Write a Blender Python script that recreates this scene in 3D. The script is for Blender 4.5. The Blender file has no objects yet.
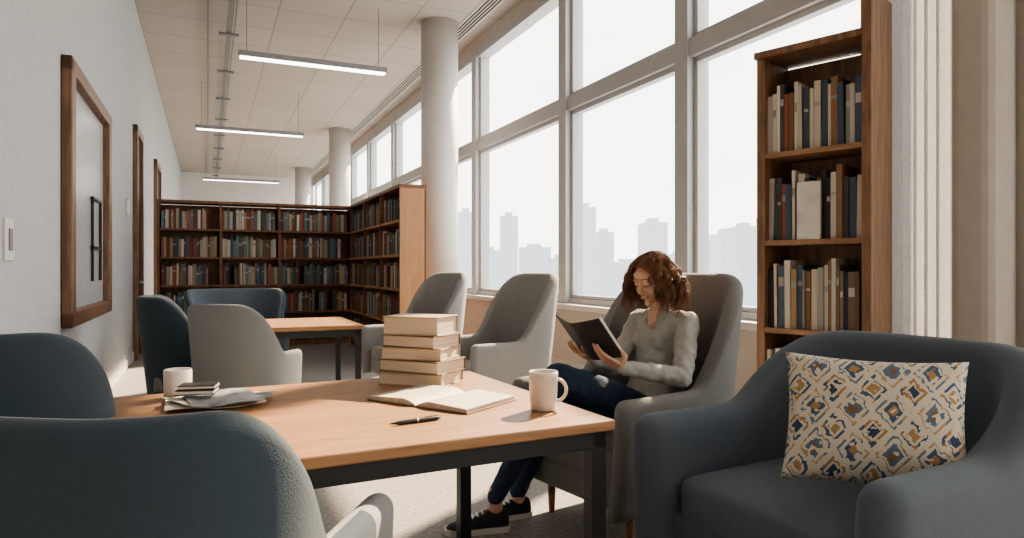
import bpy, bmesh, math, random
from mathutils import Vector, Matrix, noise
random.seed(7)
S=bpy.context.scene
COL=S.collection
A=math.radians(24.1); ca,sa=math.cos(A),math.sin(A)
def UV(u,v): return (u*ca-v*sa, u*sa+v*ca)
V=Vector
# ------------------------------------------------------------------ materials
def newmat(name):
    m=bpy.data.materials.new(name); m.use_nodes=True
    nt=m.node_tree; b=nt.nodes['Principled BSDF']; return m,nt,b
def c4(c): return (c[0],c[1],c[2],1)
def mat(name,col,rough=.6,metal=0,var=.08,scale=8,bump=0,bscale=60,sheen=0,stretch=None,emit=0):
    m,nt,b=newmat(name)
    tc=nt.nodes.new('ShaderNodeTexCoord'); mp=nt.nodes.new('ShaderNodeMapping')
    if stretch: mp.inputs['Scale'].default_value=stretch
    nt.links.new(tc.outputs['Object'],mp.inputs[0])
    n=nt.nodes.new('ShaderNodeTexNoise'); n.inputs['Scale'].default_value=scale; n.inputs['Detail'].default_value=5
    nt.links.new(mp.outputs[0],n.inputs['Vector'])
    r=nt.nodes.new('ShaderNodeValToRGB')
    r.color_ramp.elements[0].position=.3; r.color_ramp.elements[1].position=.7
    r.color_ramp.elements[0].color=c4([max(0,x*(1-var)) for x in col]); r.color_ramp.elements[1].color=c4([min(1,x*(1+var)) for x in col])
    nt.links.new(n.outputs['Fac'],r.inputs[0]); nt.links.new(r.outputs[0],b.inputs['Base Color'])
    b.inputs['Roughness'].default_value=rough; b.inputs['Metallic'].default_value=metal
    if sheen:
        b.inputs['Sheen Weight'].default_value=sheen; b.inputs['Sheen Roughness'].default_value=.5
    if bump:
        n2=nt.nodes.new('ShaderNodeTexNoise'); n2.inputs['Scale'].default_value=bscale; n2.inputs['Detail'].default_value=3
        nt.links.new(tc.outputs['Object'],n2.inputs['Vector'])
        bp=nt.nodes.new('ShaderNodeBump'); bp.inputs['Strength'].default_value=bump; bp.inputs['Distance'].default_value=.01
        nt.links.new(n2.outputs['Fac'],bp.inputs['Height']); nt.links.new(bp.outputs[0],b.inputs['Normal'])
    if emit:
        b.inputs['Emission Color'].default_value=c4(col); b.inputs['Emission Strength'].default_value=emit
    return m
def translucent(m,f):
    nt=m.node_tree; b=nt.nodes['Principled BSDF']; out=nt.nodes['Material Output']
    t=nt.nodes.new('ShaderNodeBsdfTranslucent'); t.inputs[0].default_value=(.85,.83,.80,1); mx=nt.nodes.new('ShaderNodeMixShader'); mx.inputs[0].default_value=f
    nt.links.new(b.outputs[0],mx.inputs[1]); nt.links.new(t.outputs[0],mx.inputs[2]); nt.links.new(mx.outputs[0],out.inputs[0])
def wood(name,col,dark,stretch=(1.5,14,14),rough=.45,scale=3):
    m,nt,b=newmat(name)
    tc=nt.nodes.new('ShaderNodeTexCoord'); mp=nt.nodes.new('ShaderNodeMapping'); mp.inputs['Scale'].default_value=stretch
    nt.links.new(tc.outputs['Object'],mp.inputs[0])
    n=nt.nodes.new('ShaderNodeTexNoise'); n.inputs['Scale'].default_value=scale; n.inputs['Detail'].default_value=8; n.inputs['Distortion'].default_value=.6
    nt.links.new(mp.outputs[0],n.inputs['Vector'])
    r=nt.nodes.new('ShaderNodeValToRGB'); r.color_ramp.elements[0].position=.35; r.color_ramp.elements[1].position=.65
    r.color_ramp.elements[0].color=c4(dark); r.color_ramp.elements[1].color=c4(col)
    nt.links.new(n.outputs['Fac'],r.inputs[0]); nt.links.new(r.outputs[0],b.inputs['Base Color'])
    b.inputs['Roughness'].default_value=rough
    return m
M_wall=mat('plaster_wall',(.43,.445,.46),.85,var=.06,scale=25,bump=.35,bscale=55)
M_white=mat('white_paint',(.60,.58,.56),.6,var=.03)
M_beige=mat('beige_paint',(.55,.50,.45),.7,var=.03)
M_frame=mat('window_aluminium',(.42,.425,.44),.4,var=.03)
M_carpet=mat('carpet',(.31,.295,.285),.95,var=.25,scale=45,bump=.5,bscale=220)
M_teal=mat('fabric_teal',(.032,.052,.070),.9,var=.06,scale=60,bump=.2,bscale=350,sheen=.12)
M_tealmid=mat('fabric_blue_grey',(.090,.115,.145),.9,var=.05,scale=60,bump=.2,bscale=350,sheen=.12)
M_seatblue=mat('fabric_slate',(.100,.125,.157),.9,var=.06,scale=60,bump=.25,bscale=350,sheen=.12)
M_grey=mat('fabric_light_grey',(.28,.285,.285),.9,var=.06,scale=60,bump=.2,bscale=350,sheen=.1)
M_grey2=mat('fabric_mid_grey',(.20,.205,.205),.9,var=.06,scale=60,bump=.2,bscale=350,sheen=.1)
M_table=wood('oak_top',(.37,.205,.105),(.27,.145,.075))
M_case=wood('walnut_case',(.25,.125,.065),(.14,.065,.033),stretch=(10,10,1.2))
M_caseR=wood('brown_oak_case',(.27,.155,.09),(.15,.08,.045),stretch=(10,10,1.2))
M_shelfR=wood('brown_oak_shelf',(.36,.21,.12),(.22,.12,.065))
M_endp=wood('maple_end_panel',(.50,.28,.14),(.42,.22,.11),stretch=(8,8,1))
M_doorw=wood('door_wood',(.22,.125,.075),(.12,.065,.04),stretch=(10,10,1.2))
M_black=mat('black_steel',(.025,.028,.033),.45,metal=.3,var=.1)
M_dark=mat('dark_interior',(.06,.045,.04),.9)
M_page=mat('paper',(.66,.61,.53),.8,var=.05,scale=60)
M_pageedge=mat('page_edges',(.60,.50,.39),.85,var=.14,scale=4,stretch=(1,1,120))
M_mug=mat('ceramic_mug',(.60,.55,.50),.25,var=.02)
M_coffee=mat('coffee',(.08,.04,.02),.2)
M_skin=mat('skin',(.60,.37,.27),.5,var=.04,scale=12)
M_skin.node_tree.nodes['Principled BSDF'].inputs['Subsurface Weight'].default_value=.08
M_skin.node_tree.nodes['Principled BSDF'].inputs['Subsurface Radius'].default_value=(.02,.008,.004)
M_lip=mat('lips',(.42,.15,.13),.4)
M_hair=mat('auburn_hair',(.185,.086,.043),.5,var=.4,scale=18)
M_lash=mat('lashes',(.03,.018,.012),.6)
M_sweater=mat('grey_blouse',(.37,.37,.355),.8,var=.03,scale=20,bump=.06,bscale=260,sheen=.1)
M_jeans=mat('denim',(.022,.042,.085),.85,var=.25,scale=35,bump=.3,bscale=300)
M_shoe=mat('sneaker_canvas',(.022,.025,.03),.8,var=.1)
M_sole=mat('rubber_sole',(.62,.62,.60),.6)
M_lamp=mat('lamp_diffuser',(1,.97,.9),.5,emit=7,var=0)
M_curtain=mat('sheer_curtain',(.52,.53,.55),.8,var=.1,scale=40,bump=.3,bscale=90); translucent(M_curtain,.15)
# ------------------------------------------------------------------ helpers
def link(o): COL.objects.link(o); return o
def empty(name,loc=(0,0,0),rz=0):
    o=bpy.data.objects.new(name,None); o.location=loc; o.rotation_euler=(0,0,rz); o.empty_display_size=.1; return link(o)
def addmesh(name,verts,faces,mats,loc=(0,0,0),rz=0,parent=None,local=False,midx=None,smooth=False,mtx=None):
    me=bpy.data.meshes.new(name); me.from_pydata([tuple(v) for v in verts],[],faces); me.validate()
    if not isinstance(mats,(list,tuple)): mats=[mats]
    for m in mats: me.materials.append(m)
    if midx:
        for p,i in zip(me.polygons,midx): p.material_index=i
    if smooth:
        for p in me.polygons: p.use_smooth=True
    bm=bmesh.new(); bm.from_mesh(me); bmesh.ops.recalc_face_normals(bm,faces=bm.faces); bm.to_mesh(me); bm.free()
    o=bpy.data.objects.new(name,me); link(o)
    if mtx is not None: o.matrix_basis=mtx
    else: o.location=loc; o.rotation_euler=(0,0,rz)
    if parent is not None:
        o.parent=parent
        if not local: o.matrix_parent_inverse=parent.matrix_basis.inverted()
    return o
BF=[(0,3,2,1),(4,5,6,7),(0,1,5,4),(1,2,6,5),(2,3,7,6),(3,0,4,7)]
def boxes(name,bl,mats,bevel=0,**k):
    vs=[];fs=[];mi=[]
    for b in bl:
        x0,x1,y0,y1,z0,z1=b[:6]; n=len(vs)
        vs+=[(x0,y0,z0),(x1,y0,z0),(x1,y1,z0),(x0,y1,z0),(x0,y0,z1),(x1,y0,z1),(x1,y1,z1),(x0,y1,z1)]
        fs+=[tuple(i+n for i in f) for f in BF]; mi+=[b[6] if len(b)>6 else 0]*6
    o=addmesh(name,vs,fs,mats,midx=mi,**k)
    if bevel:
        md=o.modifiers.new('bevel','BEVEL'); md.width=bevel; md.segments=3; md.limit_method='ANGLE'
    return o
def rbox(name,bl,mats,bevel=0,parent=None):   # room-frame boxes (u,v,z)
    return boxes(name,bl,mats,bevel=bevel,rz=A,parent=parent)
def lathe(name,prof,m,seg=32,**k):
    vs=[];fs=[]
    for r,z in prof:
        for i in range(seg):
            t=2*math.pi*i/seg; vs.append((r*math.cos(t),r*math.sin(t),z))
    for j in range(len(prof)-1):
        for i in range(seg):
            a=j*seg+i;b=j*seg+(i+1)%seg; fs.append((a,b,b+seg,a+seg))
    fs.append(tuple(range(seg))[::-1]); n=(len(prof)-1)*seg; fs.append(tuple(n+i for i in range(seg)))
    return addmesh(name,vs,fs,m,smooth=True,**k)
class Blob:
    """collects closed pieces, later fused by a voxel remesh into one surface"""
    def __init__(s): s.v=[];s.f=[]
    def loft(s,rings,n=18):
        b=len(s.v)
        for c,a,bb in rings:
            c=V(c)
            for i in range(n):
                t=2*math.pi*i/n; s.v.append(c+V(a)*math.cos(t)+V(bb)*math.sin(t))
        R=len(rings)
        for j in range(R-1):
            for i in range(n):
                p=b+j*n+i;q=b+j*n+(i+1)%n; s.f.append((p,q,q+n,p+n))
        s.f.append(tuple(b+i for i in range(n))[::-1]); s.f.append(tuple(b+(R-1)*n+i for i in range(n)))
    def cone(s,p0,p1,r0,r1,n=16,side=None,sq=1.0):
        p0=V(p0);p1=V(p1);d=(p1-p0)
        if d.length<1e-6: d=V((0,0,1e-5))
        d=d.normalized()
        a=V(side) if side is not None else (V((0,0,1)) if abs(d.z)<.9 else V((1,0,0)))
        a=(a-d*a.dot(d)).normalized(); b=d.cross(a)
        rg=[]
        for k in range(5):
            t=math.radians(5+k*85/4.); rg.append((p0-d*r0*math.cos(t),a*r0*math.sin(t),b*r0*math.sin(t)*sq))
        for k in range(5):
            t=math.radians(90-k*85/4.); rg.append((p1+d*r1*math.cos(t),a*r1*math.sin(t),b*r1*math.sin(t)*sq))
        s.loft(rg,n)
    def chain(s,pts,rs,**k):
        for i in range(len(pts)-1): s.cone(pts[i],pts[i+1],rs[i],rs[i+1],**k)
    def ell(s,c,r,M=None,n=16):
        c=V(c); rg=[]
        X,Y,Z=V((r[0],0,0)),V((0,r[1],0)),V((0,0,r[2]))
        if M is not None: X,Y,Z=M@X,M@Y,M@Z
        for k in range(11):
            t=math.radians(4+k*17.2); rg.append((c-Z*math.cos(t),X*math.sin(t),Y*math.sin(t)))
        s.loft(rg,n)
    def make(s,name,m,vox=.008,sm=6,parent=None,disp=0,dscale=.08,mtx=None,sub=0):
        o=addmesh(name,s.v,s.f,m,parent=parent,smooth=True,mtx=mtx)
        r=o.modifiers.new('fuse','REMESH'); r.mode='VOXEL'; r.voxel_size=vox; r.use_smooth_shade=True
        if sm:
            q=o.modifiers.new('smooth','SMOOTH'); q.factor=.5; q.iterations=sm
        if disp:
            t=bpy.data.textures.new(name+'_folds','CLOUDS'); t.noise_scale=dscale
            d=o.modifiers.new('folds','DISPLACE'); d.texture=t; d.strength=disp; d.mid_level=.5
            q=o.modifiers.new('smooth2','SMOOTH'); q.factor=.5; q.iterations=3
        return o
def smooth01(a,b,x):
    t=min(1,max(0,(x-a)/(b-a))); return t*t*(3-2*t)
def superell(name,c,dim,e1,e2,m,parent=None,rz=0,local=True,nu=48,nv=24,puff=0):
    def p(c_,e): return math.copysign(abs(c_)**e,c_)
    vs=[];fs=[]
    for j in range(nv+1):
        ph=-math.pi/2+math.pi*j/nv
        for i in range(nu):
            th=2*math.pi*i/nu
            x=dim[0]/2*p(math.cos(ph),e1)*p(math.cos(th),e2); y=dim[1]/2*p(math.cos(ph),e1)*p(math.sin(th),e2); z=dim[2]/2*p(math.sin(ph),e1)
            if puff: z+=puff*(1-(2*x/dim[0])**2)*(1-(2*y/dim[1])**2)*(1 if z>0 else 0)
            vs.append((x,y,z))
    for j in range(nv):
        for i in range(nu):
            a=j*nu+i;b=j*nu+(i+1)%nu; fs.append((a,b,b+nu,a+nu))
    return addmesh(name,vs,fs,m,loc=c,rz=rz,parent=parent,local=local,smooth=True)
def shell_chair(name,loc,face,W,D,zb,ha,hb,t,mo,mi,seat_z,a=.35,b=.85,flare=.06,lean=.2,R=.25,legs='wood',mseat=None,frontgrey=0,tuck=.03):
    rz=math.atan2(-face[0],face[1])
    root=empty(name,(loc[0],loc[1],0),rz)
    P=[]; hw=W/2-t/2; yf=D/2; yb=-D/2+t/2
    for i in range(12): P.append((hw,yf+(yb+R-yf)*i/12,1,0))
    for i in range(12):
        q=math.pi/2*i/12; P.append((hw-R+R*math.cos(q),yb+R-R*math.sin(q),math.cos(q),-math.sin(q)))
    for i in range(8): P.append((hw-R-(2*(hw-R))*i/8,yb,0,-1))
    for i in range(12):
        q=math.pi/2*i/12; P.append((-hw+R-R*math.sin(q),yb+R-R*math.cos(q),-math.sin(q),-math.cos(q)))
    for i in range(13): P.append((-hw,yb+R+(yf-yb-R)*i/12,-1,0))
    rings=[]
    def ring(pt,so=1.0,dh=0,fy=0):
        x,y,nx,ny=pt; s=(D/2-y)/D; k=smooth01(a,b,s); H=ha+(hb-ha)*k-dh
        pr=[]
        h=t/2
        top=H-h
        for z in [zb,zb+.03,zb+.12,zb+(top-zb)*.5,zb+(top-zb)*.8,top]: pr.append((h,z))
        for j in range(1,8):
            q=math.pi*j/8; pr.append((h*math.cos(q),top+h*math.sin(q)))
        for z in [top,zb+(top-zb)*.8,zb+(top-zb)*.5,zb+.12,zb]: pr.append((-h,z))
        out=[]
        for o_,z in pr:
            o2=o_*so; e=max(0,z-.4)
            off=o2+ e*(flare+(lean-flare)*k) - tuck*max(0,1-(z-zb)/.25)
            out.append((x+nx*off,y+ny*off+fy,z))
        return out
    f=P[0];l=P[-1]
    for e in (1.0,.87,.6,.3): rings.append(ring(f,max(.12,math.sqrt(max(0,1-e*e))),dh=.03*e*e,fy=e*t*.55))
    for p in P: rings.append(ring(p))
    for e in (.3,.6,.87,1.0): rings.append(ring(l,max(.12,math.sqrt(max(0,1-e*e))),dh=.03*e*e,fy=e*t*.55))
    m=len(rings[0]); vs=[v for r in rings for v in r]; fs=[];mi_=[]
    for j in range(len(rings)-1):
        for i in range(m):
            a_=j*m+i;b_=j*m+(i+1)%m; fs.append((a_,b_,b_+m,a_+m)); mi_.append(0 if (i<9 and frontgrey<=j<len(rings)-1-frontgrey) else 1)
    fs.append(tuple(range(m))); mi_.append(1); fs.append(tuple((len(rings)-1)*m+i for i in range(m))); mi_.append(1)
    o=addmesh('upholstered_shell',vs,fs,[mo,mi],parent=root,local=True,midx=mi_,smooth=True)
    sd=o.modifiers.new('sub','SUBSURF'); sd.levels=1; sd.render_levels=1
    iw=W-2*t
    boxes('seat_base',[(-iw/2-.02,iw/2+.02,-D/2+t*.6,D/2-.02,zb+.01,seat_z-.12)],mo,bevel=.025,parent=root,local=True)
    superell('seat_cushion',(0,t*.35,seat_z-.075),(iw+.02,D-t+.01,.16),.35,.22,mseat or mi,parent=root,puff=.015)
    for sx in (-1,1):
        for sy in (-1,1):
            x=sx*(W/2-.13); y=sy*(D/2-.12)
            pr=[(.013,0),(.016,.02),(.022,zb+.03)]
            lathe('leg',pr,M_shelfR if legs=='wood' else M_black,seg=14,loc=(x,y,0),parent=root,local=True)
    return root
# ------------------------------------------------------------------ room shell
UL,UR,CZ,VB,VF=-.9,3.85,4.8,28,-3.2
rbox('floor',[(UL-.1,UR+.3,VF,VB,-.1,0)],M_carpet)
m,nt,b=newmat('ceiling_tiles'); tc=nt.nodes.new('ShaderNodeTexCoord'); br=nt.nodes.new('ShaderNodeTexBrick')
br.offset=0; br.inputs['Scale'].default_value=1; br.inputs['Brick Width'].default_value=.9; br.inputs['Row Height'].default_value=.9; br.inputs['Mortar Size'].default_value=.010
br.inputs['Color1'].default_value=(.44,.395,.365,1); br.inputs['Color2'].default_value=(.42,.375,.345,1); br.inputs['Mortar'].default_value=(.28,.25,.23,1)
nt.links.new(tc.outputs['Object'],br.inputs[0]); nt.links.new(br.outputs[0],b.inputs['Base Color']); b.inputs['Roughness'].default_value=.9
rbox('ceiling',[(UL-.1,UR+.3,VF,VB,CZ,CZ+.15)],m)
rbox('wall_left',[(UL-.15,UL,VF,VB,0,CZ)],M_wall)
rbox('wall_back',[(UL,UR,VB,VB+.15,0,CZ)],M_white)
rbox('wall_front',[(UL,UR,VF-.15,VF,0,CZ)],M_white)
rbox('wall_right',[(UR,UR+.25,2.45,VB,0,.74),(UR,UR+.25,2.02,2.45,0,CZ),(UR,UR+.25,VF,2.05,0,.74),(UR,UR+.25,VF,VB,4.62,CZ)],M_beige)
rbox('trim_1',[(UR-.16,UR+.1,2.95,VB,.74,.80)],M_white,bevel=.008)   # sill ledge
rbox('baseboard_left',[(UL,UL+.015,VF,10.2,0,.12)],M_white)
rbox('baseboard_right',[(UR-.015,UR,VF,VB,0,.12)],M_white)
mv=[2.95,4.87,7.08,10.0,12.6,15.2,17.8,20.4,23.,25.6,28]
for i in range(len(mv)-1):
    v0,v1=mv[i],mv[i+1]
    bl=[(UR-.04,UR+.20,v0-.09,v0+.09,.8,4.62),
        (UR-.02,UR+.18,v0,v1,3.05,3.21),(UR-.02,UR+.18,v0,v1,4.50,4.62),(UR,UR+.18,v0,v1,.78,.86),
        (UR+.03,UR+.12,v0+.09,v0+.14,.8,4.62),(UR+.03,UR+.12,v1-.14,v1-.09,.8,4.62),
        (UR+.03,UR+.12,v0,v1,3.21,3.26),(UR+.03,UR+.12,v0,v1,3.0,3.05),(UR+.03,UR+.12,v0,v1,.86,.9)]
    rbox('window_%d'%(i+1),bl,M_frame,bevel=.006)
bl=[(UR-.02,UR+.18,VF,2.05,3.05,3.2),(UR-.02,UR+.18,VF,2.05,4.5,4.62),(UR-.02,UR+.18,1.97,2.05,.8,4.6),(UR-.02,UR+.18,.2,.32,.8,4.6),(UR-.02,UR+.18,-1.6,-1.48,.8,4.6)]
rbox('window_11',bl,M_frame)
vs=[];fs=[]
z=.86
while z<4.5:
    n=len(vs); vs+=[(UR-.12,-3.0,z-.012),(UR-.12,2.04,z-.012),(UR-.06,2.04,z+.014),(UR-.06,-3.0,z+.014)]; fs.append((n,n+1,n+2,n+3)); z+=.06
addmesh('venetian_blind',vs,fs,mat('blind_slats',(.50,.46,.42),.5),rz=A)
vs=[];fs=[];N=70
for i in range(N+1):
    v=2.40+.56*i/N; u=3.68+.035*math.sin(i*.75)+.01*math.sin(i*1.9)
    vs+=[(u,v,.02),(u,v,4.55)]
for i in range(N): fs.append((2*i,2*i+2,2*i+3,2*i+1))
o=addmesh('sheer_curtain',vs,fs,M_curtain,rz=A,smooth=True)
rbox('trim_2',[(3.62,UR,2.14,2.38,0,CZ)],mat('pier_paint',(.50,.46,.43),.7,var=.05),bevel=.06)
for u,v,r in ((3.1,9.53,.27),(3.1,17.8,.27),(3.1,25.2,.27)):
    x,y=UV(u,v); lathe('round_column',[(r,0),(r,CZ)],M_white,seg=48,loc=(x,y,0))
rbox('air_diffuser',[(3.38,3.62,3.5,27,CZ-.012,CZ,0)]+[(3.41+.05*k,3.43+.05*k,3.5,27,CZ-.02,CZ-.011,1) for k in range(4)],[M_white,M_dark])
rbox('ceiling_conduit',[(.24,.31,1,27,4.54,4.61)]+[(.26,.28,v,v+.02,4.6,CZ) for v in range(2,27,3)]+[(.14,.40,v+.4,v+.46,4.51,4.54) for v in range(2,27,2)]+[(.34,.36,1,27,4.66,4.68)],mat('conduit_grey',(.17,.175,.18),.5))
for u,v,L in ((1.30,9.3,1.9),(.78,14.4,2.0),(.95,22.5,2.2)):
    x,y=UV(u,v); r=empty('pendant_linear_lamp',(x,y,3.9),A)
    boxes('housing',[(-L/2,L/2,-.07,.07,.0,.07)],mat('lamp_housing',(.25,.25,.26),.4),parent=r,local=True)
    boxes('diffuser',[(-L/2+.02,L/2-.02,-.06,.06,-.012,.002)],M_lamp,parent=r,local=True)
    boxes('cables',[(-L/2+.1,-L/2+.105,-.003,.003,.07,.9),(L/2-.105,L/2-.1,-.003,.003,.07,.9)],M_black,parent=r,local=True)
v0,v1,z0,z1=5.38,7.45,.80,2.64
rbox('window_12',[(UL,UL+.07,v0,v0+.15,z0,z1),(UL,UL+.07,v1-.15,v1,z0,z1),(UL,UL+.07,v0,v1,z0,z0+.11),(UL,UL+.07,v0,v1,z1-.11,z1)],M_doorw,bevel=.012)
rbox('window_13',[(UL,UL+.012,v0+.1,v1-.1,z0+.1,z1-.1)],mat('pale_panel',(.42,.43,.45),.25,var=.05))
r=empty('wall_easel_frame',(*UV(UL+.03,6.75),1.4),A)
boxes('bars',[(-.01,.01,-.22,-.20,-.3,.4),(-.01,.01,.23,.25,-.3,.4),(-.01,.01,-.22,.25,.38,.4),(-.01,.01,-.22,.25,-.03,-.01)],M_black,parent=r,local=True)
for i,(a0,a1,zt) in enumerate(((10.15,11.1,3.1),(13.9,15.2,3.2))):
    r=empty('door_%d'%(i+1),(*UV(UL,(a0+a1)/2),0),A); h=(a1-a0)/2
    boxes('frame',[(0,.06,-h,-h+.11,0,zt),(0,.06,h-.11,h,0,zt),(0,.06,-h,h,zt-.11,zt)],M_doorw,bevel=.008,parent=r,local=True)
    boxes('leaf',[(0,.025,-h+.11,h-.11,0,zt-.11),(.025,.03,-h+.3,h-.3,.3,zt-.5)],M_dark,parent=r,local=True)
    boxes('handle',[(.03,.07,h-.3,h-.17,1.0,1.03)],M_frame,parent=r,local=True)
rbox('light_switch',[(UL,UL+.012,3.98,4.14,1.24,1.45),(UL+.012,UL+.02,4.03,4.09,1.29,1.40,1)],[M_white,mat('switch_grey',(.2,.2,.21),.5)],bevel=.004)
rbox('thermostat',[(UL,UL+.03,9.3,9.45,1.85,2.05)],M_white,bevel=.01)
# ------------------------------------------------------------------ books / bookcases
mb,ntb,bb=newmat('book_spines'); at=ntb.nodes.new('ShaderNodeAttribute'); at.attribute_name='Col'
ntb.links.new(at.outputs['Color'],bb.inputs['Base Color']); bb.inputs['Roughness'].default_value=.6
PAL_A=[(.20,.05,.04),(.05,.09,.16),(.35,.30,.22),(.10,.16,.18),(.28,.10,.06),(.45,.42,.36),(.06,.06,.07),(.12,.20,.22),(.30,.22,.12),(.16,.08,.09),(.5,.48,.45),(.08,.12,.09)]
PAL_B=[(.03,.03,.035),(.06,.055,.05),(.42,.38,.33),(.62,.57,.50),(.16,.12,.09),(.05,.07,.10),(.32,.22,.13),(.02,.02,.02),(.25,.24,.22),(.50,.44,.36),(.24,.08,.05),(.07,.10,.15),(.20,.11,.06),(.60,.55,.48)]
def make_books(name,rows,pal,parent,y0,maxd,wmin,wmax,lean=.06):
    vs=[];fs=[];cols=[]
    for x0,x1,z,hmax in rows:
        x=x0
        while x<x1-wmax:
            if random.random()<.035*(x1-x0>.62): x+=random.uniform(.03,.10); continue
            w=random.uniform(wmin,wmax); h=hmax*random.uniform(.78,1); d=maxd*random.uniform(.8,1)
            tl=random.uniform(-lean,lean)*.3 if random.random()<.15 else 0
            c=random.choice(pal); k=random.uniform(.8,1.2); c=tuple(min(1,q*k) for q in c)
            n=len(vs); g=.0012; ys=y0+random.uniform(0,.02)
            X0,X1=x+g,x+w-g
            vs+=[(X0,ys,z),(X1,ys,z),(X1,ys+d,z),(X0,ys+d,z),(X0+tl*h,ys,z+h),(X1+tl*h,ys,z+h),(X1+tl*h,ys+d,z+h),(X0+tl*h,ys+d,z+h)]
            for f in BF: fs.append(tuple(i+n for i in f)); cols.append(c)
            if random.random()<.6 and tl==0:
                n=len(vs); q0=z+h*random.uniform(.55,.7); q1=q0+h*random.uniform(.04,.15)
                vs+=[(X0+.002,ys-.0008,q0),(X1-.002,ys-.0008,q0),(X1-.002,ys-.0008,q1),(X0+.002,ys-.0008,q1)]
                fs.append((n,n+1,n+2,n+3)); cols.append(tuple(min(1,q*.4+.25) for q in random.choice(pal)))
            x+=w+abs(tl)*h
    me=bpy.data.meshes.new(name); me.from_pydata(vs,[],fs); me.materials.append(mb)
    ca_=me.color_attributes.new('Col','FLOAT_COLOR','CORNER')
    for p,c in zip(me.polygons,cols):
        for l in p.loop_indices: ca_.data[l].color=(*c,1)
    o=bpy.data.objects.new(name,me); link(o); o.parent=parent; return o
def bookcase(name,x,y,rz,L,D,H,posts,zs,mc,ms,pal,th=.035,st=.03,bw=(.02,.05),hm=.3,endm=None,endh=0):
    r=empty(name,(x,y,0),rz)
    boxes('sides',[(0,th,0,D,0,H),(L-th,L,-.004,D,0,H+endh,1)],[mc,endm or mc],bevel=.004,parent=r,local=True)
    boxes('carcass',[(0,L,D-.02,D,0,H-.01),(-.01,L+(.01 if not endh else -th),-.015,D,H,H+.04),(0,L,.01,D,0,.08)]+[(p-.018,p+.018,0,D,0,H) for p in posts],mc,parent=r,local=True)
    boxes('shelves',[(th,L-th,.005,D-.02,z-st,z) for z in zs],ms,parent=r,local=True)
    rows=[]; ed=[th]+posts+[L-th]
    zz=list(zs)+[H]
    for k,z in enumerate(zs):
        for i in range(len(ed)-1):
            rows.append((ed[i]+.02*(L>1),ed[i+1]+.015-.035*(L>1)-random.choice([0,0,.05,.12])*(L>1),z,min(hm,(zz[k+1]-z-st)*.92)))
    make_books('books',rows,pal,r,.03,D*.72,bw[0],bw[1])
    return r
zz5=[.12,.54,.96,1.38,1.80]
x,y=UV(-.68,11.16); bookcase('library_bookcase',x,y,A,2.84,.35,2.18,[.86,1.70],zz5,M_case,M_case,PAL_A,hm=.33)
x,y=UV(2.1,11.12); bookcase('library_bookcase',x,y,A-math.pi/2,3.15,.32,2.18,[1.05,2.1],zz5,M_case,M_endp,PAL_A,endm=M_endp,hm=.33)
tb=bookcase('tall_bookcase',1.475,4.1,math.radians(-46),.645,.33,2.46,[],[.33,.85,1.37,1.89],M_caseR,M_shelfR,PAL_B,th=.05,bw=(.014,.040),hm=.42,endh=.25)
boxes('face_out_book',[(.24,.37,.010,.03,1.37,1.70)],mat('white_cover',(.62,.59,.55),.5,var=.15,scale=9),parent=tb,local=True)
# ------------------------------------------------------------------ main table
PA=V((.31,2.03,0)); TL,TW=1.36,1.1
tr=empty('reading_table',(PA.x,PA.y,0),math.radians(27))
boxes('top',[(-TL,0,0,TW,.718,.75)],M_table,bevel=.006,parent=tr,local=True)
boxes('steel_frame',[(-TL+.02,-.02,.02,.06,.665,.717),(-TL+.02,-.02,TW-.06,TW-.02,.665,.717),(-.06,-.02,.02,TW-.02,.665,.717),(-TL+.02,-TL+.06,.02,TW-.02,.665,.717),
  (-.07,-.02,.02,.07,0,.717),(-.07,-.02,TW-.07,TW-.02,0,.717),(-TL+.03,-TL+.08,.43,.48,0,.7)],M_black,bevel=.003,parent=tr,local=True)
x,y=UV(1.15,5.5); t2=empty('study_table',(x,y,0),A)
boxes('top',[(-.72,0,0,1.0,.715,.75)],M_table,bevel=.006,parent=t2,local=True)
boxes('steel_frame',[(-.70,-.02,.02,.06,.66,.714),(-.70,-.02,.94,.98,.66,.714),(-.06,-.02,.02,.98,.66,.714),(-.70,-.66,.02,.98,.66,.714)]+[(sx,sx+.04,sy,sy+.04,0,.7) for sx in (-.70,-.06) for sy in (.02,.94)],M_black,parent=t2,local=True)
# ------------------------------------------------------------------ chairs
shell_chair('tub_chair',(-.82,1.40),(.15,1),.93,.74,.10,.64,.980,.085,M_teal,M_grey,.44,a=.42,b=.84,flare=.05,lean=.08,R=.22,legs='metal',frontgrey=7)
x,y=UV(-.575,2.48); shell_chair('tub_chair',(x,y),(-.42,.9),.60,.62,.10,.64,1.03,.08,M_teal,M_tealmid,.44,a=.35,b=.9,flare=.04,lean=.06,R=.24,legs='metal')
shell_chair('tub_chair',(-1.90,4.75),(.25,.97),.60,.56,.10,.62,.97,.07,M_grey2,M_grey,.44,a=.3,b=.9,flare=.05,lean=.08,R=.24,legs='metal')
shell_chair('tub_chair',(-2.44,5.2),(.9,.45),.66,.64,.10,.64,1.0,.07,M_teal,M_grey2,.44,a=.3,b=.8,flare=.06,lean=.12,R=.26,legs='metal')
x,y=UV(.28,7.25); shell_chair('tub_chair',(x,y),(.5,-.85),.8,.7,.10,.64,1.0,.07,M_teal,M_tealmid,.44,a=.3,b=.8,legs='metal')
shell_chair('wingback_lounge_chair',(-.12,5.55),(-.85,-.53),.76,.78,.16,.64,1.17,.085,M_grey,M_grey,.44,a=.45,b=.95,flare=.04,lean=.10,R=.22)
shell_chair('wingback_lounge_chair',(-.94,6.75),(-.80,-.6),.76,.78,.16,.64,1.17,.085,M_grey,M_grey,.44,a=.45,b=.95,flare=.04,lean=.10,R=.22)
F=V((-.82,-.57,0)).normalized()
Wv=V((.57,-.82,0)).normalized()
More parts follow.
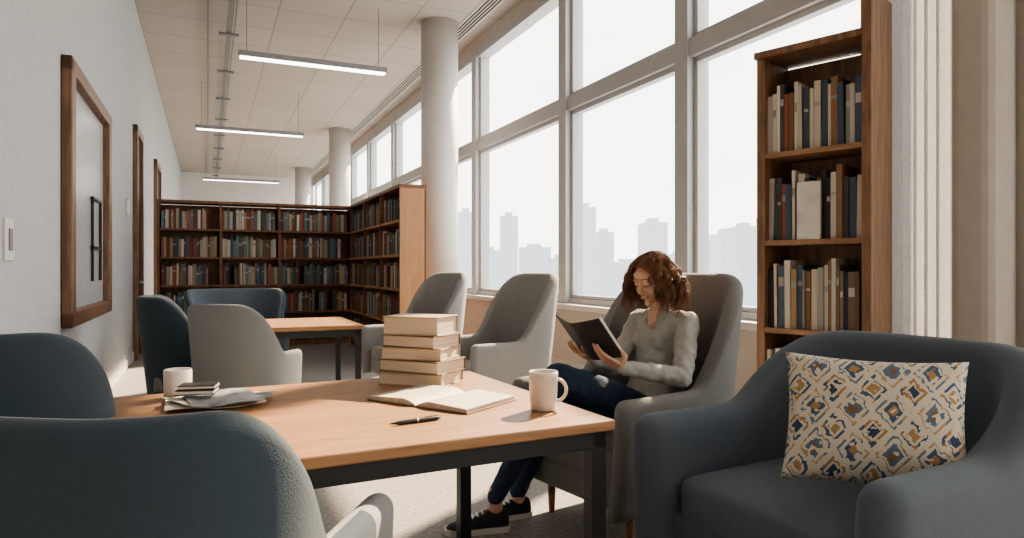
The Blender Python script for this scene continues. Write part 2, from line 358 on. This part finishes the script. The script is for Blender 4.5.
shell_chair('wingback_lounge_chair',(.58,3.30),(F.x,F.y),.80,.80,.16,.665,1.18,.085,M_grey2,M_grey2,.43,a=.50,b=.95,flare=.04,lean=.10,R=.22)
arm=shell_chair('blue_armchair',(1.08,2.2),(-.88,-.47),.96,.88,.10,.70,.965,.13,M_tealmid,M_tealmid,.50,a=.40,b=.90,flare=.04,lean=.10,R=.30,mseat=M_seatblue)
# ------------------------------------------------------------------ pillow
m,nt,b=newmat('ikat_pattern')
N_=nt.nodes.new; Lk=nt.links.new
def math_(op,a,b_=None,c=None):
    n=N_('ShaderNodeMath'); n.operation=op
    for i,q in enumerate((a,b_,c)):
        if q is None: continue
        if isinstance(q,(int,float)): n.inputs[i].default_value=q
        else: Lk(q,n.inputs[i])
    return n.outputs[0]
tc=N_('ShaderNodeTexCoord'); nz=N_('ShaderNodeTexNoise'); nz.inputs['Scale'].default_value=45; Lk(tc.outputs['Object'],nz.inputs['Vector'])
sep=N_('ShaderNodeSeparateXYZ'); Lk(tc.outputs['Object'],sep.inputs[0])
nd=math_('MULTIPLY',math_('SUBTRACT',nz.outputs['Fac'],.5),.030)
X=math_('ADD',sep.outputs[0],nd); Y=math_('ADD',sep.outputs[1],nd)
def tri(v,per): return math_('DIVIDE',math_('PINGPONG',v,per/2),per/2)
d1=math_('DIVIDE',math_('ADD',tri(math_('ADD',X,1.0),.100),tri(math_('ADD',Y,1.0),.120)),2.0)
def ramp(stops):
    r=N_('ShaderNodeValToRGB'); cr=r.color_ramp; cr.interpolation='CONSTANT'
    for i,(p,c) in enumerate(stops):
        e=cr.elements[i] if i<2 else cr.elements.new(p)
        e.position=p; e.color=c4(c)
    return r
CR=(.62,.57,.49)
r1=ramp([(0,(.04,.07,.13)),(.17,CR),(.25,(.36,.23,.10)),(.34,CR),(.54,(.14,.20,.26)),(.62,CR),(.73,(.07,.115,.20)),(.86,(.38,.24,.11))])
r2=ramp([(0,(.38,.25,.12)),(.18,CR),(.27,(.06,.11,.19)),(.36,CR),(.56,(.40,.31,.19)),(.63,CR),(.74,(.12,.18,.26)),(.87,(.22,.13,.07))])
Lk(d1,r1.inputs[0]); Lk(d1,r2.inputs[0])
ck=N_('ShaderNodeTexChecker'); cmb=N_('ShaderNodeCombineXYZ'); Lk(math_('DIVIDE',math_('ADD',X,1.025),.100),cmb.inputs[0]); Lk(math_('DIVIDE',math_('ADD',Y,1.03),.120),cmb.inputs[1]); Lk(cmb.outputs[0],ck.inputs[0]); ck.inputs['Scale'].default_value=1
m0=N_('ShaderNodeMix'); m0.data_type='RGBA'; Lk(ck.outputs['Fac'],m0.inputs[0]); Lk(r1.outputs[0],m0.inputs[6]); Lk(r2.outputs[0],m0.inputs[7])
n3=N_('ShaderNodeTexNoise'); n3.inputs['Scale'].default_value=42; n3.inputs['Detail'].default_value=1; Lk(tc.outputs['Object'],n3.inputs['Vector'])
mx=N_('ShaderNodeMix'); mx.data_type='RGBA'; Lk(math_('GREATER_THAN',n3.outputs['Fac'],.60),mx.inputs[0]); Lk(m0.outputs[2],mx.inputs[6]); mx.inputs[7].default_value=c4(CR)
Lk(mx.outputs[2],b.inputs['Base Color']); b.inputs['Roughness'].default_value=.9
M_ikat=m
vs=[];fs=[];n=30; T=.085; PW,PH=.49,.39
for sgn in (1,-1):
    for j in range(n+1):
        for i in range(n+1):
            x=-1+2*i/n; y=-1+2*j/n
            zz=T*((1-abs(x)**2.6)*(1-abs(y)**2.6))**.5
            px=x*(1-.07*(1-y*y)); py=y*(1-.08*(1-x*x))
            wr=.004*noise.noise(V((x*3,y*3,sgn*2)))
            vs.append((px*PW/2,py*PH/2,sgn*zz+wr*(1 if zz>.01 else 0)))
k=(n+1)**2
for s_ in (0,1):
    for j in range(n):
        for i in range(n):
            a_=s_*k+j*(n+1)+i; q=(a_,a_+1,a_+n+2,a_+n+1); fs.append(q if s_==0 else q[::-1])
nrm=V((-.42,-.84,.34)).normalized(); xa=V((.90,-.42,-.02)); xa=(xa-nrm*xa.dot(nrm)).normalized(); ya=nrm.cross(xa)
PM=Matrix((xa,ya,nrm)).transposed().to_4x4(); PM.translation=V((1.06,2.0,.752))
o=addmesh('throw_pillow',vs,fs,M_ikat,mtx=PM,smooth=True)
bm=bmesh.new(); bm.from_mesh(o.data); bmesh.ops.remove_doubles(bm,verts=bm.verts,dist=.0005); bm.to_mesh(o.data); bm.free()
# ------------------------------------------------------------------ table objects
TZ=.75
x,y=.10,2.17
mg=empty('coffee_mug',(x,y,TZ),0)
lathe('body',[(.034,0),(.040,.004),(.043,.03),(.046,.10),(.047,.122),(.0455,.124),(.043,.122),(.042,.095),(.040,.03),(.03,.012)],M_mug,loc=(0,0,0),parent=mg,local=True,seg=40)
lathe('coffee',[(.042,.098),(.042,.1)],M_coffee,loc=(0,0,0),parent=mg,local=True)
def curve(name,pts,r,m,parent=None,local=False,cyc=False,multi=False,res=2):
    cu=bpy.data.curves.new(name,'CURVE'); cu.dimensions='3D'; cu.bevel_depth=r; cu.bevel_resolution=res; cu.use_fill_caps=True
    for pl in (pts if multi else [pts]):
        sp=cu.splines.new('POLY'); sp.points.add(len(pl)-1)
        for i,p in enumerate(pl):
            sp.points[i].co=(p[0],p[1],p[2],1)
            if len(p)>3: sp.points[i].radius=p[3]
        sp.use_cyclic_u=cyc
        sp.use_smooth=True
    cu.materials.append(m); o=bpy.data.objects.new(name,cu); link(o)
    if parent:
        o.parent=parent
        if not local: o.matrix_parent_inverse=parent.matrix_basis.inverted()
    return o
hp=[(.043+.030*math.sin(t)*1.0, -.0, .064+.034*math.cos(t)) for t in [math.pi*i/16 for i in range(17)]]
curve('handle',hp,.0055,M_mug,parent=mg,local=True)
cx,cy=-1.17,2.38
lathe('white_candle',[(.040,0),(.045,.004),(.046,.095),(.043,.1),(.040,.096),(.038,.09)],mat('candle_white',(.72,.68,.62),.5),loc=(cx,cy,TZ))
def closed_book(parent,w,d,h,z,rz,dx,dy,mc):
    r=bpy.data.objects.new('book',None); link(r); r.parent=parent; r.location=(dx,dy,z); r.rotation_euler=(0,0,rz)
    boxes('cover',[(-w/2,w/2,-d/2,d/2,0,.004),(-w/2,w/2,-d/2,d/2,h-.004,h),(-w/2,w/2,d/2-.005,d/2,0,h)],mc,bevel=.0015,parent=r,local=True)
    boxes('pages',[(-w/2+.006,w/2-.006,-d/2+.006,d/2-.005,.004,h-.004)],M_pageedge,parent=r,local=True)
st=empty('book_stack',(-.36,2.70,TZ),math.radians(-22))
cm=[mat('cover_tan',(.38,.27,.17),.6),mat('cover_sand',(.42,.32,.22),.6),mat('cover_brown',(.17,.10,.055),.6),mat('cover_cream',(.40,.32,.24),.6),mat('cover_olive',(.27,.22,.15),.6)]
z=0
for w,d,h,a_,dx,dy,c in ((.275,.20,.050,.05,0,0,0),(.28,.20,.048,-.10,.005,0,2),(.26,.19,.046,.08,-.005,.004,1),(.25,.185,.048,-.12,0,0,2),(.245,.18,.072,.03,-.004,0,3)):
    closed_book(st,w,d,h,z,a_,dx,dy,cm[c]); z+=h+.0005
ob=empty('open_book',(-.24,2.33,TZ),math.radians(-33))
vs=[];fs=[];n=20
for sgn in (-1,1):
    b0=len(vs)
    for i in range(n+1):
        t=i/n; x=sgn*(.002+.205*t); zz=.006+.020*math.sin(min(1,t*3.2)*math.pi/2)*(1-.55*t)
        for yy in (-.135,.135): vs.append((x,yy,zz))
        for yy in (-.135,.135): vs.append((x,yy,.004))
    for i in range(n):
        q=b0+4*i; fs+=[(q,q+1,q+5,q+4),(q+2,q+3,q+7,q+6),(q,q+4,q+6,q+2),(q+1,q+3,q+7,q+5)]
    q=b0+4*n; fs.append((q,q+1,q+3,q+2))
mp_,nt,b=newmat('printed_page'); tc=nt.nodes.new('ShaderNodeTexCoord'); wv=nt.nodes.new('ShaderNodeTexWave'); wv.bands_direction='Y'; wv.inputs['Scale'].default_value=22
nzz=nt.nodes.new('ShaderNodeTexNoise'); nzz.inputs['Scale'].default_value=160
nt.links.new(tc.outputs['Object'],nzz.inputs['Vector'])
nt.links.new(tc.outputs['Object'],wv.inputs['Vector']); mm=nt.nodes.new('ShaderNodeMath'); mm.operation='MULTIPLY'; nt.links.new(wv.outputs['Fac'],mm.inputs[0]); nt.links.new(nzz.outputs['Fac'],mm.inputs[1])
rr=nt.nodes.new('ShaderNodeValToRGB'); rr.color_ramp.elements[0].position=.40; rr.color_ramp.elements[0].color=(.60,.54,.46,1); rr.color_ramp.elements[1].position=.5; rr.color_ramp.elements[1].color=(.44,.39,.33,1)
nt.links.new(mm.outputs[0],rr.inputs[0]); nt.links.new(rr.outputs[0],b.inputs['Base Color'])
addmesh('pages',vs,fs,mp_,parent=ob,local=True,smooth=False)
boxes('cover',[(-.215,.215,-.142,.142,0,.004)],cm[2],bevel=.001,parent=ob,local=True)
p0=V((-.345,1.945,.757)); p1=V((-.215,2.03,.757)); dv=p1-p0
pn=empty('ballpoint_pen',p0,math.atan2(dv.y,dv.x)); L=dv.length
def xl(name,prof,m,parent,seg=16):
    vs=[];fs=[]
    for r_,x_ in prof:
        for i in range(seg): t=2*math.pi*i/seg; vs.append((x_,r_*math.cos(t),r_*math.sin(t)))
    for j in range(len(prof)-1):
        for i in range(seg):
            a_=j*seg+i;b_=j*seg+(i+1)%seg; fs.append((a_,b_,b_+seg,a_+seg))
    fs.append(tuple(range(seg))); fs.append(tuple((len(prof)-1)*seg+i for i in range(seg)))
    return addmesh(name,vs,fs,m,parent=parent,local=True,smooth=True)
M_gold=mat('brass',(.55,.38,.18),.3,metal=1)
xl('barrel',[(.001,-.008),(.003,.006),(.0062,.025),(.0068,.08),(.0066,L-.01),(.004,L)],M_black,pn)
xl('ring',[(.0072,.078),(.0072,.084)],M_gold,pn)
boxes('clip',[(L-.05,L-.005,-.0015,.0015,.007,.009)],M_gold,parent=pn,local=True)
mgz=empty('magazine_pile',(-.99,2.27,TZ),math.radians(20))
for i,(w,d,a_,dx,dy) in enumerate(((.30,.22,.1,0,0),(.28,.20,-.35,.03,.02),(.24,.2,.5,-.01,.0),(.21,.27,.2,.02,-.02))):
    n=8;vs=[];fs=[]
    for j in range(n+1):
        for q in range(2):
            x=-w/2+w*j/n; vs.append((x,-d/2+d*q,.006+.006*i+.004*math.sin(j*.9+i)+.004*abs(j-4)/4))
    for j in range(n): fs.append((2*j,2*j+2,2*j+3,2*j+1))
    o=addmesh('sheet_%d'%i,vs,fs,[M_page,mat('mag_grey',(.30,.31,.33),.5,var=.6,scale=16)][i%2],parent=mgz,local=True,loc=(dx,dy,0),rz=a_)
    sd=o.modifiers.new('t','SOLIDIFY'); sd.thickness=.002
nb=empty('pocket_notebooks',(-1.05,2.27,TZ+.036),math.radians(12))
boxes('dark_covers',[(-.06,.06,-.042,.042,0,.003),(-.06,.06,-.042,.042,.013,.016),(-.052,.062,-.040,.040,.017,.020),(-.052,.062,-.040,.040,.028,.031)],M_black,bevel=.001,parent=nb,local=True)
boxes('pages',[(-.057,.057,-.039,.042,.003,.013),(-.050,.060,-.038,.040,.020,.028)],M_page,parent=nb,local=True)
# ------------------------------------------------------------------ WOMAN
wm=empty('woman_reading',(.62,3.28,.0))
Z=V((0,0,1))
b=Blob()
tor=[((.635,3.285,.46),.160,.120),((.65,3.295,.53),.158,.118),((.685,3.32,.63),.136,.104),((.72,3.345,.74),.130,.098),((.745,3.36,.83),.142,.103),((.75,3.36,.90),.158,.098),((.742,3.35,.95),.160,.084),((.735,3.343,.98),.118,.064),((.730,3.335,1.0),.072,.056)]
b.loft([(c,Wv*a_,F*d) for c,a_,d in tor],24)
shL=V((.745,3.35,.945))+Wv*.158; shR=V((.745,3.35,.945))-Wv*.158
elL=V((.755,3.02,.715)); wrL=V((.495,2.945,.770))
elR=V((.50,3.36,.72)); wrR=V((.385,3.14,.785))
b.chain([shL,elL,wrL],[.054,.046,.034]); b.chain([shR,elR,wrR],[.054,.046,.034])
b.cone(shL,V((.745,3.35,.93)),.052,.075); b.cone(shR,V((.745,3.35,.93)),.052,.075)
b.ell(V((.745,3.36,.85))+F*.070+Wv*.058,(.050,.050,.052)); b.ell(V((.745,3.36,.85))+F*.070-Wv*.058,(.050,.050,.052))
b.make('blouse',M_sweater,vox=.007,sm=6,parent=wm,disp=.022,dscale=.045)
b=Blob()
for e_,w_ in ((elL,wrL),(elR,wrR)):
    d=(w_-e_).normalized(); b.cone(w_-d*.012,w_+d*.012,.033,.031)
b.make('cuffs',M_sweater,vox=.005,sm=2,parent=wm)
NB=V((.728,3.333,.0))
col_=[]
for i in range(25):
    t=-math.pi+2*math.pi*i/24
    c_=math.cos(t); s__=math.sin(t)
    rad_=.060+.028*max(0,c_)**3
    z_=1.006-.080*max(0,c_)**2.2
    p=NB+F*c_*rad_+Wv*s__*.066; p.z=z_; col_.append(tuple(p))
curve('collar',col_,.0040,M_sweater,parent=wm)
kL=V((.205,3.03,.72)); aL=V((-.075,3.125,.155)); kR=V((.19,3.20,.60)); aR=V((.03,3.30,.12))
hL=V((.64,3.24,.50)); hR=V((.58,3.36,.49))
b=Blob()
b.loft([((.66,3.31,.42),Wv*.13,F*.10),((.65,3.30,.46),Wv*.165,F*.125),((.645,3.295,.52),Wv*.160,F*.122),((.65,3.30,.56),Wv*.14,F*.11)],20)
mL=hL.lerp(kL,.5)+Z*.01; b.chain([hL,mL,kL],[.092,.082,.064]); cL=kL.lerp(aL,.35)-F*.012; b.chain([kL,cL,aL],[.064,.058,.042])
b.chain([hR,hR.lerp(kR,.5),kR],[.092,.08,.062]); b.chain([kR,kR.lerp(aR,.35)-F*.012,aR],[.062,.056,.042])
b.make('jeans',M_jeans,vox=.009,sm=5,parent=wm,disp=.014,dscale=.05)
b=Blob(); b.cone(aL+Z*.03,aL-Z*.05,.032,.034); b.cone(aR+Z*.03,aR-Z*.04,.032,.034); b.make('ankles',M_skin,vox=.005,sm=2,parent=wm)
def shoe(name,heel,rz,pitch=0,sc=1.0):
    r=bpy.data.objects.new(name,None); link(r); r.parent=wm; r.matrix_parent_inverse=wm.matrix_basis.inverted()
    r.location=heel; r.rotation_euler=(pitch,0,rz); r.scale=(sc,sc,sc)
    prof=[(-.012,.020,.075),(.0,.034,.090),(.03,.038,.098),(.06,.038,.096),(.09,.039,.082),(.13,.043,.066),(.17,.047,.054),(.21,.047,.046),(.24,.038,.038),(.258,.018,.028)]
    n=16;vs=[];fs=[]
    for y_,hw,h in prof:
        for i in range(n):
            t=2*math.pi*i/n; x_=hw*math.copysign(abs(math.cos(t))**.7,math.cos(t)); z_=.02+(h-.02)*max(0,math.sin(t))**.8 if math.sin(t)>0 else .02
            vs.append((x_*(1-.35*max(0,math.sin(t))**3),y_,z_))
    for j in range(len(prof)-1):
        for i in range(n):
            a_=j*n+i;b_=j*n+(i+1)%n; fs.append((a_,b_,b_+n,a_+n))
    fs.append(tuple(range(n))); fs.append(tuple((len(prof)-1)*n+i for i in range(n)))
    o=addmesh('upper',vs,fs,M_shoe,parent=r,local=True,smooth=True)
    vs=[];fs=[]; out=[]
    for y_,hw,h in prof: out.append((hw+.005,y_))
    for y_,hw,h in prof[::-1]: out.append((-hw-.005,y_))
    out=[(x_,y_+(.006 if y_>.25 else (-.004 if y_<0 else 0))) for x_,y_ in out]
    m_=len(out)
    for z_ in (0,.025): vs+=[(x_,y_,z_) for x_,y_ in out]
    for i in range(m_): fs.append((i,(i+1)%m_,(i+1)%m_+m_,i+m_))
    fs.append(tuple(range(m_))); fs.append(tuple(range(m_,2*m_)))
    addmesh('sole',vs,fs,M_sole,parent=r,local=True)
    for k in range(4):
        y_=.10+k*.022; h=.083-k*.0075
        boxes('lace',[(-.02,.02,y_,y_+.005,h-.006,h+.001)],M_sole,parent=r,local=True)
dt=V((-.97,-.20)); shoe('shoe',(aL.x+.045,aL.y+.01,.0),math.atan2(-dt.x,dt.y),sc=1.06)
dt=V((-.93,-.35)); shoe('shoe',(aR.x+.045,aR.y+.015,.0),math.atan2(-dt.x,dt.y))
T=math.radians(40); hh=(Z*math.cos(T)+F*math.sin(T)).normalized(); nn=(-F*math.cos(T)+Z*math.sin(T)).normalized()
BC=V((.31,2.985,.880))
BMx=Matrix((-Wv,hh,nn)).transposed().to_4x4(); BMx.translation=BC
hb_=empty('hardcover_book'); hb_.matrix_basis=BMx
for s_ in (-1,1):
    vs=[];fs=[];n=8;BWd=.150;BH=.110
    def zf(t): return .045*t*t**.3
    for i in range(n+1):
        t=i/n; x_=s_*BWd*t*.97; z_=zf(t)
        vs+=[(x_,-BH,z_-.002),(x_,BH,z_-.002),(x_,BH,z_+.002),(x_,-BH,z_+.002)]
    for i in range(n):
        q=4*i
        for k in range(4): fs.append((q+k,q+(k+1)%4,q+4+(k+1)%4,q+4+k))
    fs+=[(0,1,2,3),tuple(4*n+k for k in range(4))]
    addmesh('cover',vs,fs,mat('book_cover_black',(.045,.045,.047),.5),parent=hb_,local=True)
    vs=[];fs=[]
    for i in range(n+1):
        t=i/n; x_=s_*(BWd-.006)*t*.97; z_=zf(t)
        th=.014*math.sin(min(1,t*4)*math.pi/2)+.001
        vs+=[(x_,-BH+.005,z_+.002),(x_,BH-.005,z_+.002),(x_,BH-.005,z_+.002+th),(x_,-BH+.005,z_+.002+th)]
    for i in range(n):
        q=4*i
        for k in range(4): fs.append((q+k,q+(k+1)%4,q+4+(k+1)%4,q+4+k))
    fs+=[(0,1,2,3),tuple(4*n+k for k in range(4))]
    addmesh('pages',vs,fs,M_page,parent=hb_,local=True)
def hand(name,wr,dirv,pal,out,arm_d):
    b=Blob(); wr=V(wr); d=V(dirv).normalized(); p=V(pal); p=(p-d*p.dot(d)).normalized(); o_=V(out); o_=(o_-d*o_.dot(d)-p*o_.dot(p)).normalized()
    b.cone(wr-V(arm_d)*.04,wr+d*.01,.024,.024,side=o_,sq=.75)
    b.loft([(wr,o_*.024,p*.017),(wr+d*.03,o_*.034,p*.016),(wr+d*.055,o_*.037,p*.0145),(wr+d*.078,o_*.037,p*.012),(wr+d*.088,o_*.031,p*.008)],18)
    Ls=[(.036,.024,.019),(.041,.027,.020),(.038,.025,.019),(.030,.019,.017)]
    for k in range(4):
        off=o_*(.028-.0187*k); base=wr+d*.080+off-d*(.004 if k in(0,2) else (0 if k==1 else .010))
        ang=math.radians(8+3*k); cur=base; rr_=.0088-.0006*k; spl=o_*(.10-.07*k)
        pts=[base-d*.015,base]
        for q,l in enumerate(Ls[k]):
            dd=(d*math.cos(ang)+p*math.sin(ang)+spl*.6).normalized(); cur=cur+dd*l; pts.append(cur); ang+=math.radians(14)
        b.chain(pts,[rr_*1.05,rr_,rr_*.95,rr_*.88,rr_*.78],n=12)
    t0=wr+d*.012+o_*.020; t1=t0+(o_*.55+d*.15+p*.85).normalized()*.040; t2=t1+(d*.85+p*.45+o_*.1).normalized()*.030; t3=t2+(d*.97+p*.05-o_*.1).normalized()*.024
    b.chain([t0,t1,t2,t3],[.015,.0115,.010,.0085],n=12)
    b.make(name,M_skin,vox=.0030,sm=3,parent=wm)
hand('left_hand',wrL+(BC+Wv*.075-hh*.115-nn*.026-wrL)*.15,(BC+Wv*.06-hh*.03-nn*.018)-wrL,nn,Wv,(wrL-elL).normalized())
hand('right_hand',wrR+(BC-Wv*.08-hh*.115-nn*.02-wrR)*.15,(BC-Wv*.075-hh*.03-nn*.018)-wrR,nn,-Wv,(wrR-elR).normalized())
g=V((-.80,-.60,0)).normalized(); pt=math.radians(22)
Fh=(g*math.cos(pt)-Z*math.sin(pt)).normalized(); Uh=(g*math.sin(pt)+Z*math.cos(pt)).normalized(); Xh=Fh.cross(Uh)
HC=V((.672,3.25,1.155))
HM=Matrix((Xh,Fh,Uh)).transposed().to_4x4(); HM.translation=HC
HR=HM.to_3x3(); HI=HM.inverted()
b=Blob()
b.ell((0,-.014,.028),(.074,.093,.086)); b.ell((0,.018,-.025),(.060,.072,.078)); b.ell((0,.040,-.062),(.044,.045,.045))
b.ell((0,.070,-.098),(.020,.018,.016)); b.ell((.034,.056,-.034),(.026,.026,.030)); b.ell((-.034,.056,-.034),(.026,.026,.030))
b.ell((0,.060,.040),(.052,.028,.030))
b.chain([(0,.084,.012),(0,.098,-.016),(0,.104,-.032)],[.0068,.0075,.0092]); b.ell((.010,.095,-.036),(.008,.009,.006)); b.ell((-.010,.095,-.036),(.008,.009,.006))
for s_ in (-1,1):
    b.ell((s_*.030,.074,.004),(.017,.014,.012)); b.ell((s_*.030,.079,.023),(.021,.008,.005))
    b.ell((s_*.073,-.010,-.012),(.008,.018,.030))
b.ell((0,.088,-.062),(.022,.010,.012))
nk=HI@V((.730,3.335,.985)); b.cone((0,-.028,-.06),nk,.048,.048)
b.cone(HI@(NB+F*.030+Z*.985),HI@(NB+F*.048+Z*.935),.040,.030)
b.make('head',M_skin,vox=.0035,sm=5,parent=wm,mtx=HM)
def lip(cz,r,y_):
    return [(x_,y_-.35*x_*x_/.02,cz+ .12*abs(x_)*(-1 if cz>-.063 else 1)*.8, 1-(abs(x_)/.026)**2*.75) for x_ in [(-.023+.046*i/10) for i in range(11)]]
def hcurve(name,pts,r,m):
    pts=[tuple(HM@V(p[:3]))+((p[3],) if len(p)>3 else ()) for p in pts]; return curve(name,pts,r,m,parent=wm)
hcurve('upper_lip',lip(-.0598,0,.0955),.0030,M_lip); hcurve('lower_lip',lip(-.0660,0,.0945),.0038,M_lip)
for s_ in (-1,1):
    hcurve('eyelashes',[(s_*(.016+.030*i/8),.0885-.010*(i/8)**2-.002,-.003-.004*math.sin(math.pi*i/8)) for i in range(9)],.0014,M_lash)
    hcurve('eyebrow',[(s_*(.013+.036*i/8),.0880-.012*(i/8)**2,.0275+.005*math.sin(math.pi*i/8)-.003*(i/8),1-.6*i/8) for i in range(9)],.0020,M_hair)
b=Blob()
b.ell((0,-.030,.040),(.086,.094,.084))
for s_ in (-1,1):
    b.ell((s_*.080,-.035,-.02),(.028,.050,.085)); b.ell((s_*.078,-.05,-.07),(.036,.05,.06))
b.ell((0,-.095,-.03),(.08,.045,.09)); b.ell((0,.018,.082),(.060,.046,.024))
o=b.make('hair_volume',M_hair,vox=.006,sm=2,parent=wm,mtx=HM,disp=.015,dscale=.015)
strands=[]
def lock(root,pm,pe,rad,side,tw,R_,ns,spread,n=30):
    ph=random.uniform(0,6.28)
    for j in range(ns):
        o1=V((random.uniform(-1,1),random.uniform(-1,1),random.uniform(-1,1)))*spread
        pj=ph+random.uniform(-.5,.5); le=random.uniform(.80,1.0)
        pts=[]
        for k in range(n+1):
            t=k/n*le; p=root*(1-t)**2+pm*2*t*(1-t)+pe*t*t+o1*min(1,t*2.5+.3)
            q=pj+t*tw*6.28; amp=R_*min(1,t*2.2)
            p=p+rad*math.cos(q)*amp+side*math.sin(q)*amp
            pts.append((p.x,p.y,p.z,1.05-.85*(k/n)**2))
        strands.append(pts)
for i in range(170):
    az=random.uniform(50,310); el=random.uniform(0,88)
    a_=math.radians(az); e_=math.radians(el)
    loc=V((math.sin(a_)*math.cos(e_)*.080, math.cos(a_)*math.cos(e_)*.098-.014, math.sin(e_)*.095+.030))
    root=HM@loc
    rad=HR@V((math.sin(a_),math.cos(a_),0)); rad.z=0; rad.normalize()
    endz=HC.z-random.uniform(.06,.200); outr=random.uniform(.095,.162)*(1 if 80<az<280 else .92)
    cxy=V((HC.x,HC.y,0))-V((g.x,g.y,0))*.02
    pe=cxy+rad*outr; pe.z=endz
    pm=root.lerp(pe,.35)+rad*.052+Z*.050*(el/88)
    lock(root,pm,pe,rad,rad.cross(Z),random.uniform(1.7,2.8),random.uniform(.010,.017),13,.007)
for i in range(44):
    s_=-1 if i%2 else 1; yy=random.uniform(-.03,.070)
    root=HM@V((.012+s_*.004,yy,.117-.0*yy-max(0,yy-.02)*.55))
    pe=HM@V((s_*random.uniform(.090,.122),random.uniform(-.01,.045),random.uniform(-.13,-.03))); pm=HM@V((s_*.100,.030+yy*.75,.097))
    lock(root,pm,pe,Xh,Uh,1.9,.007,12,.008)
curve('hair_waves',strands,.0017,M_hair,parent=wm,multi=True,res=1)
# ------------------------------------------------------------------ city outside
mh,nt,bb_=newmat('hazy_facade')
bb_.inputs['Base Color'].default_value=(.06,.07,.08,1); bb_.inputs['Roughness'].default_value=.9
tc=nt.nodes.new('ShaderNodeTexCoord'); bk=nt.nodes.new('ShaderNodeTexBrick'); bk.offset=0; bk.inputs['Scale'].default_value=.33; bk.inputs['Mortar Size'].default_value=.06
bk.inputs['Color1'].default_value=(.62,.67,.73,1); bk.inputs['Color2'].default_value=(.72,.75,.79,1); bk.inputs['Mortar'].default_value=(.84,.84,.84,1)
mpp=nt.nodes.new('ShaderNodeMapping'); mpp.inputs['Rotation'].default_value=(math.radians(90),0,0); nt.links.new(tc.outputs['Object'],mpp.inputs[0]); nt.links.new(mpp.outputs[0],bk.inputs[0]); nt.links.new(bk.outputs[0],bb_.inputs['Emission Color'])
bb_.inputs['Emission Strength'].default_value=1.8  # distance haze imitated by making the facade colours glow
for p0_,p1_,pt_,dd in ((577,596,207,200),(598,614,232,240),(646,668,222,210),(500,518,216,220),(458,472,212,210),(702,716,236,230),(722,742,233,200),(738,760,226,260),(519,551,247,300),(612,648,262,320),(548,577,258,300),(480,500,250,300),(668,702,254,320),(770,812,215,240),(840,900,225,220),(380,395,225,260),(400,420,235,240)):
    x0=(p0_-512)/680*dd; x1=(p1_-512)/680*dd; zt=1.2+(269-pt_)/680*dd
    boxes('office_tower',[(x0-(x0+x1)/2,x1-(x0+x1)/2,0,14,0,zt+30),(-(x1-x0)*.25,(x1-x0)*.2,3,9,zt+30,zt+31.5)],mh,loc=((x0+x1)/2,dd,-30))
gm=mat('hazy_ground',(.20,.22,.21),.9,emit=3.6)  # emission paints the pale haze into the ground colour
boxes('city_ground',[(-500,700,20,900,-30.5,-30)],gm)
# ------------------------------------------------------------------ world, sun, portals, added fill
w=bpy.data.worlds.new('World'); S.world=w; w.use_nodes=True; nt=w.node_tree
bg=nt.nodes['Background']; tc=nt.nodes.new('ShaderNodeTexCoord'); mp=nt.nodes.new('ShaderNodeMapping'); mp.inputs['Scale'].default_value=(1,1,3)
nz=nt.nodes.new('ShaderNodeTexNoise'); nz.inputs['Scale'].default_value=3.2; nz.inputs['Detail'].default_value=6
rp=nt.nodes.new('ShaderNodeValToRGB'); rp.color_ramp.elements[0].position=.38; rp.color_ramp.elements[0].color=(.86,.88,.90,1); rp.color_ramp.elements[1].position=.62; rp.color_ramp.elements[1].color=(1,.945,.845,1)
nt.links.new(tc.outputs['Generated'],mp.inputs[0]); nt.links.new(mp.outputs[0],nz.inputs['Vector']); nt.links.new(nz.outputs['Fac'],rp.inputs[0]); nt.links.new(rp.outputs[0],bg.inputs['Color'])
bg.inputs['Strength'].default_value=4.9
sl=bpy.data.lights.new('sun','SUN'); sl.energy=25; sl.angle=math.radians(1.5); sl.color=(1,.79,.54)
so=bpy.data.objects.new('sun',sl); link(so); so.rotation_euler=V((-.518,-.801,-.72)).to_track_quat('-Z','Y').to_euler(); so.location=(10,14,12)
def area(name,u,v,z,sx,sy,dirv,energy,portal=False,col=(1,1,1)):
    l=bpy.data.lights.new(name,'AREA'); l.shape='RECTANGLE'; l.size=sx; l.size_y=sy; l.energy=energy; l.color=col
    if portal: l.cycles.is_portal=True
    o=bpy.data.objects.new(name,l); link(o); o.location=(*UV(u,v),z); o.rotation_euler=V(dirv).to_track_quat('-Z','Z').to_euler(); return o
area('window_portal',UR+.3,15.2,2.7,25.6,3.9,(-ca,-sa,0),1,portal=True)
area('window_portal_side',UR+.3,-.5,2.7,5.4,3.9,(-ca,-sa,0),1,portal=True)
lm=rbox('unseen_fill_panel',[(.4,2.2,-2.2,-.4,CZ-.03,CZ)],mat('fill_emit',(1,.93,.84),.5,emit=2,var=0))  # added fill: unseen glowing panel behind the camera, no actual fixture
# ------------------------------------------------------------------ camera
cam=bpy.data.cameras.new('camera'); co=bpy.data.objects.new('camera',cam); link(co); co.location=(0,0,1.2); co.rotation_euler=(math.radians(90),0,0)
cam.sensor_width=36; cam.lens=23.9; cam.clip_start=.05; cam.clip_end=2000; S.camera=co
S.view_settings.view_transform='AgX'; S.view_settings.look='AgX - Medium High Contrast'; S.view_settings.exposure=-0.2
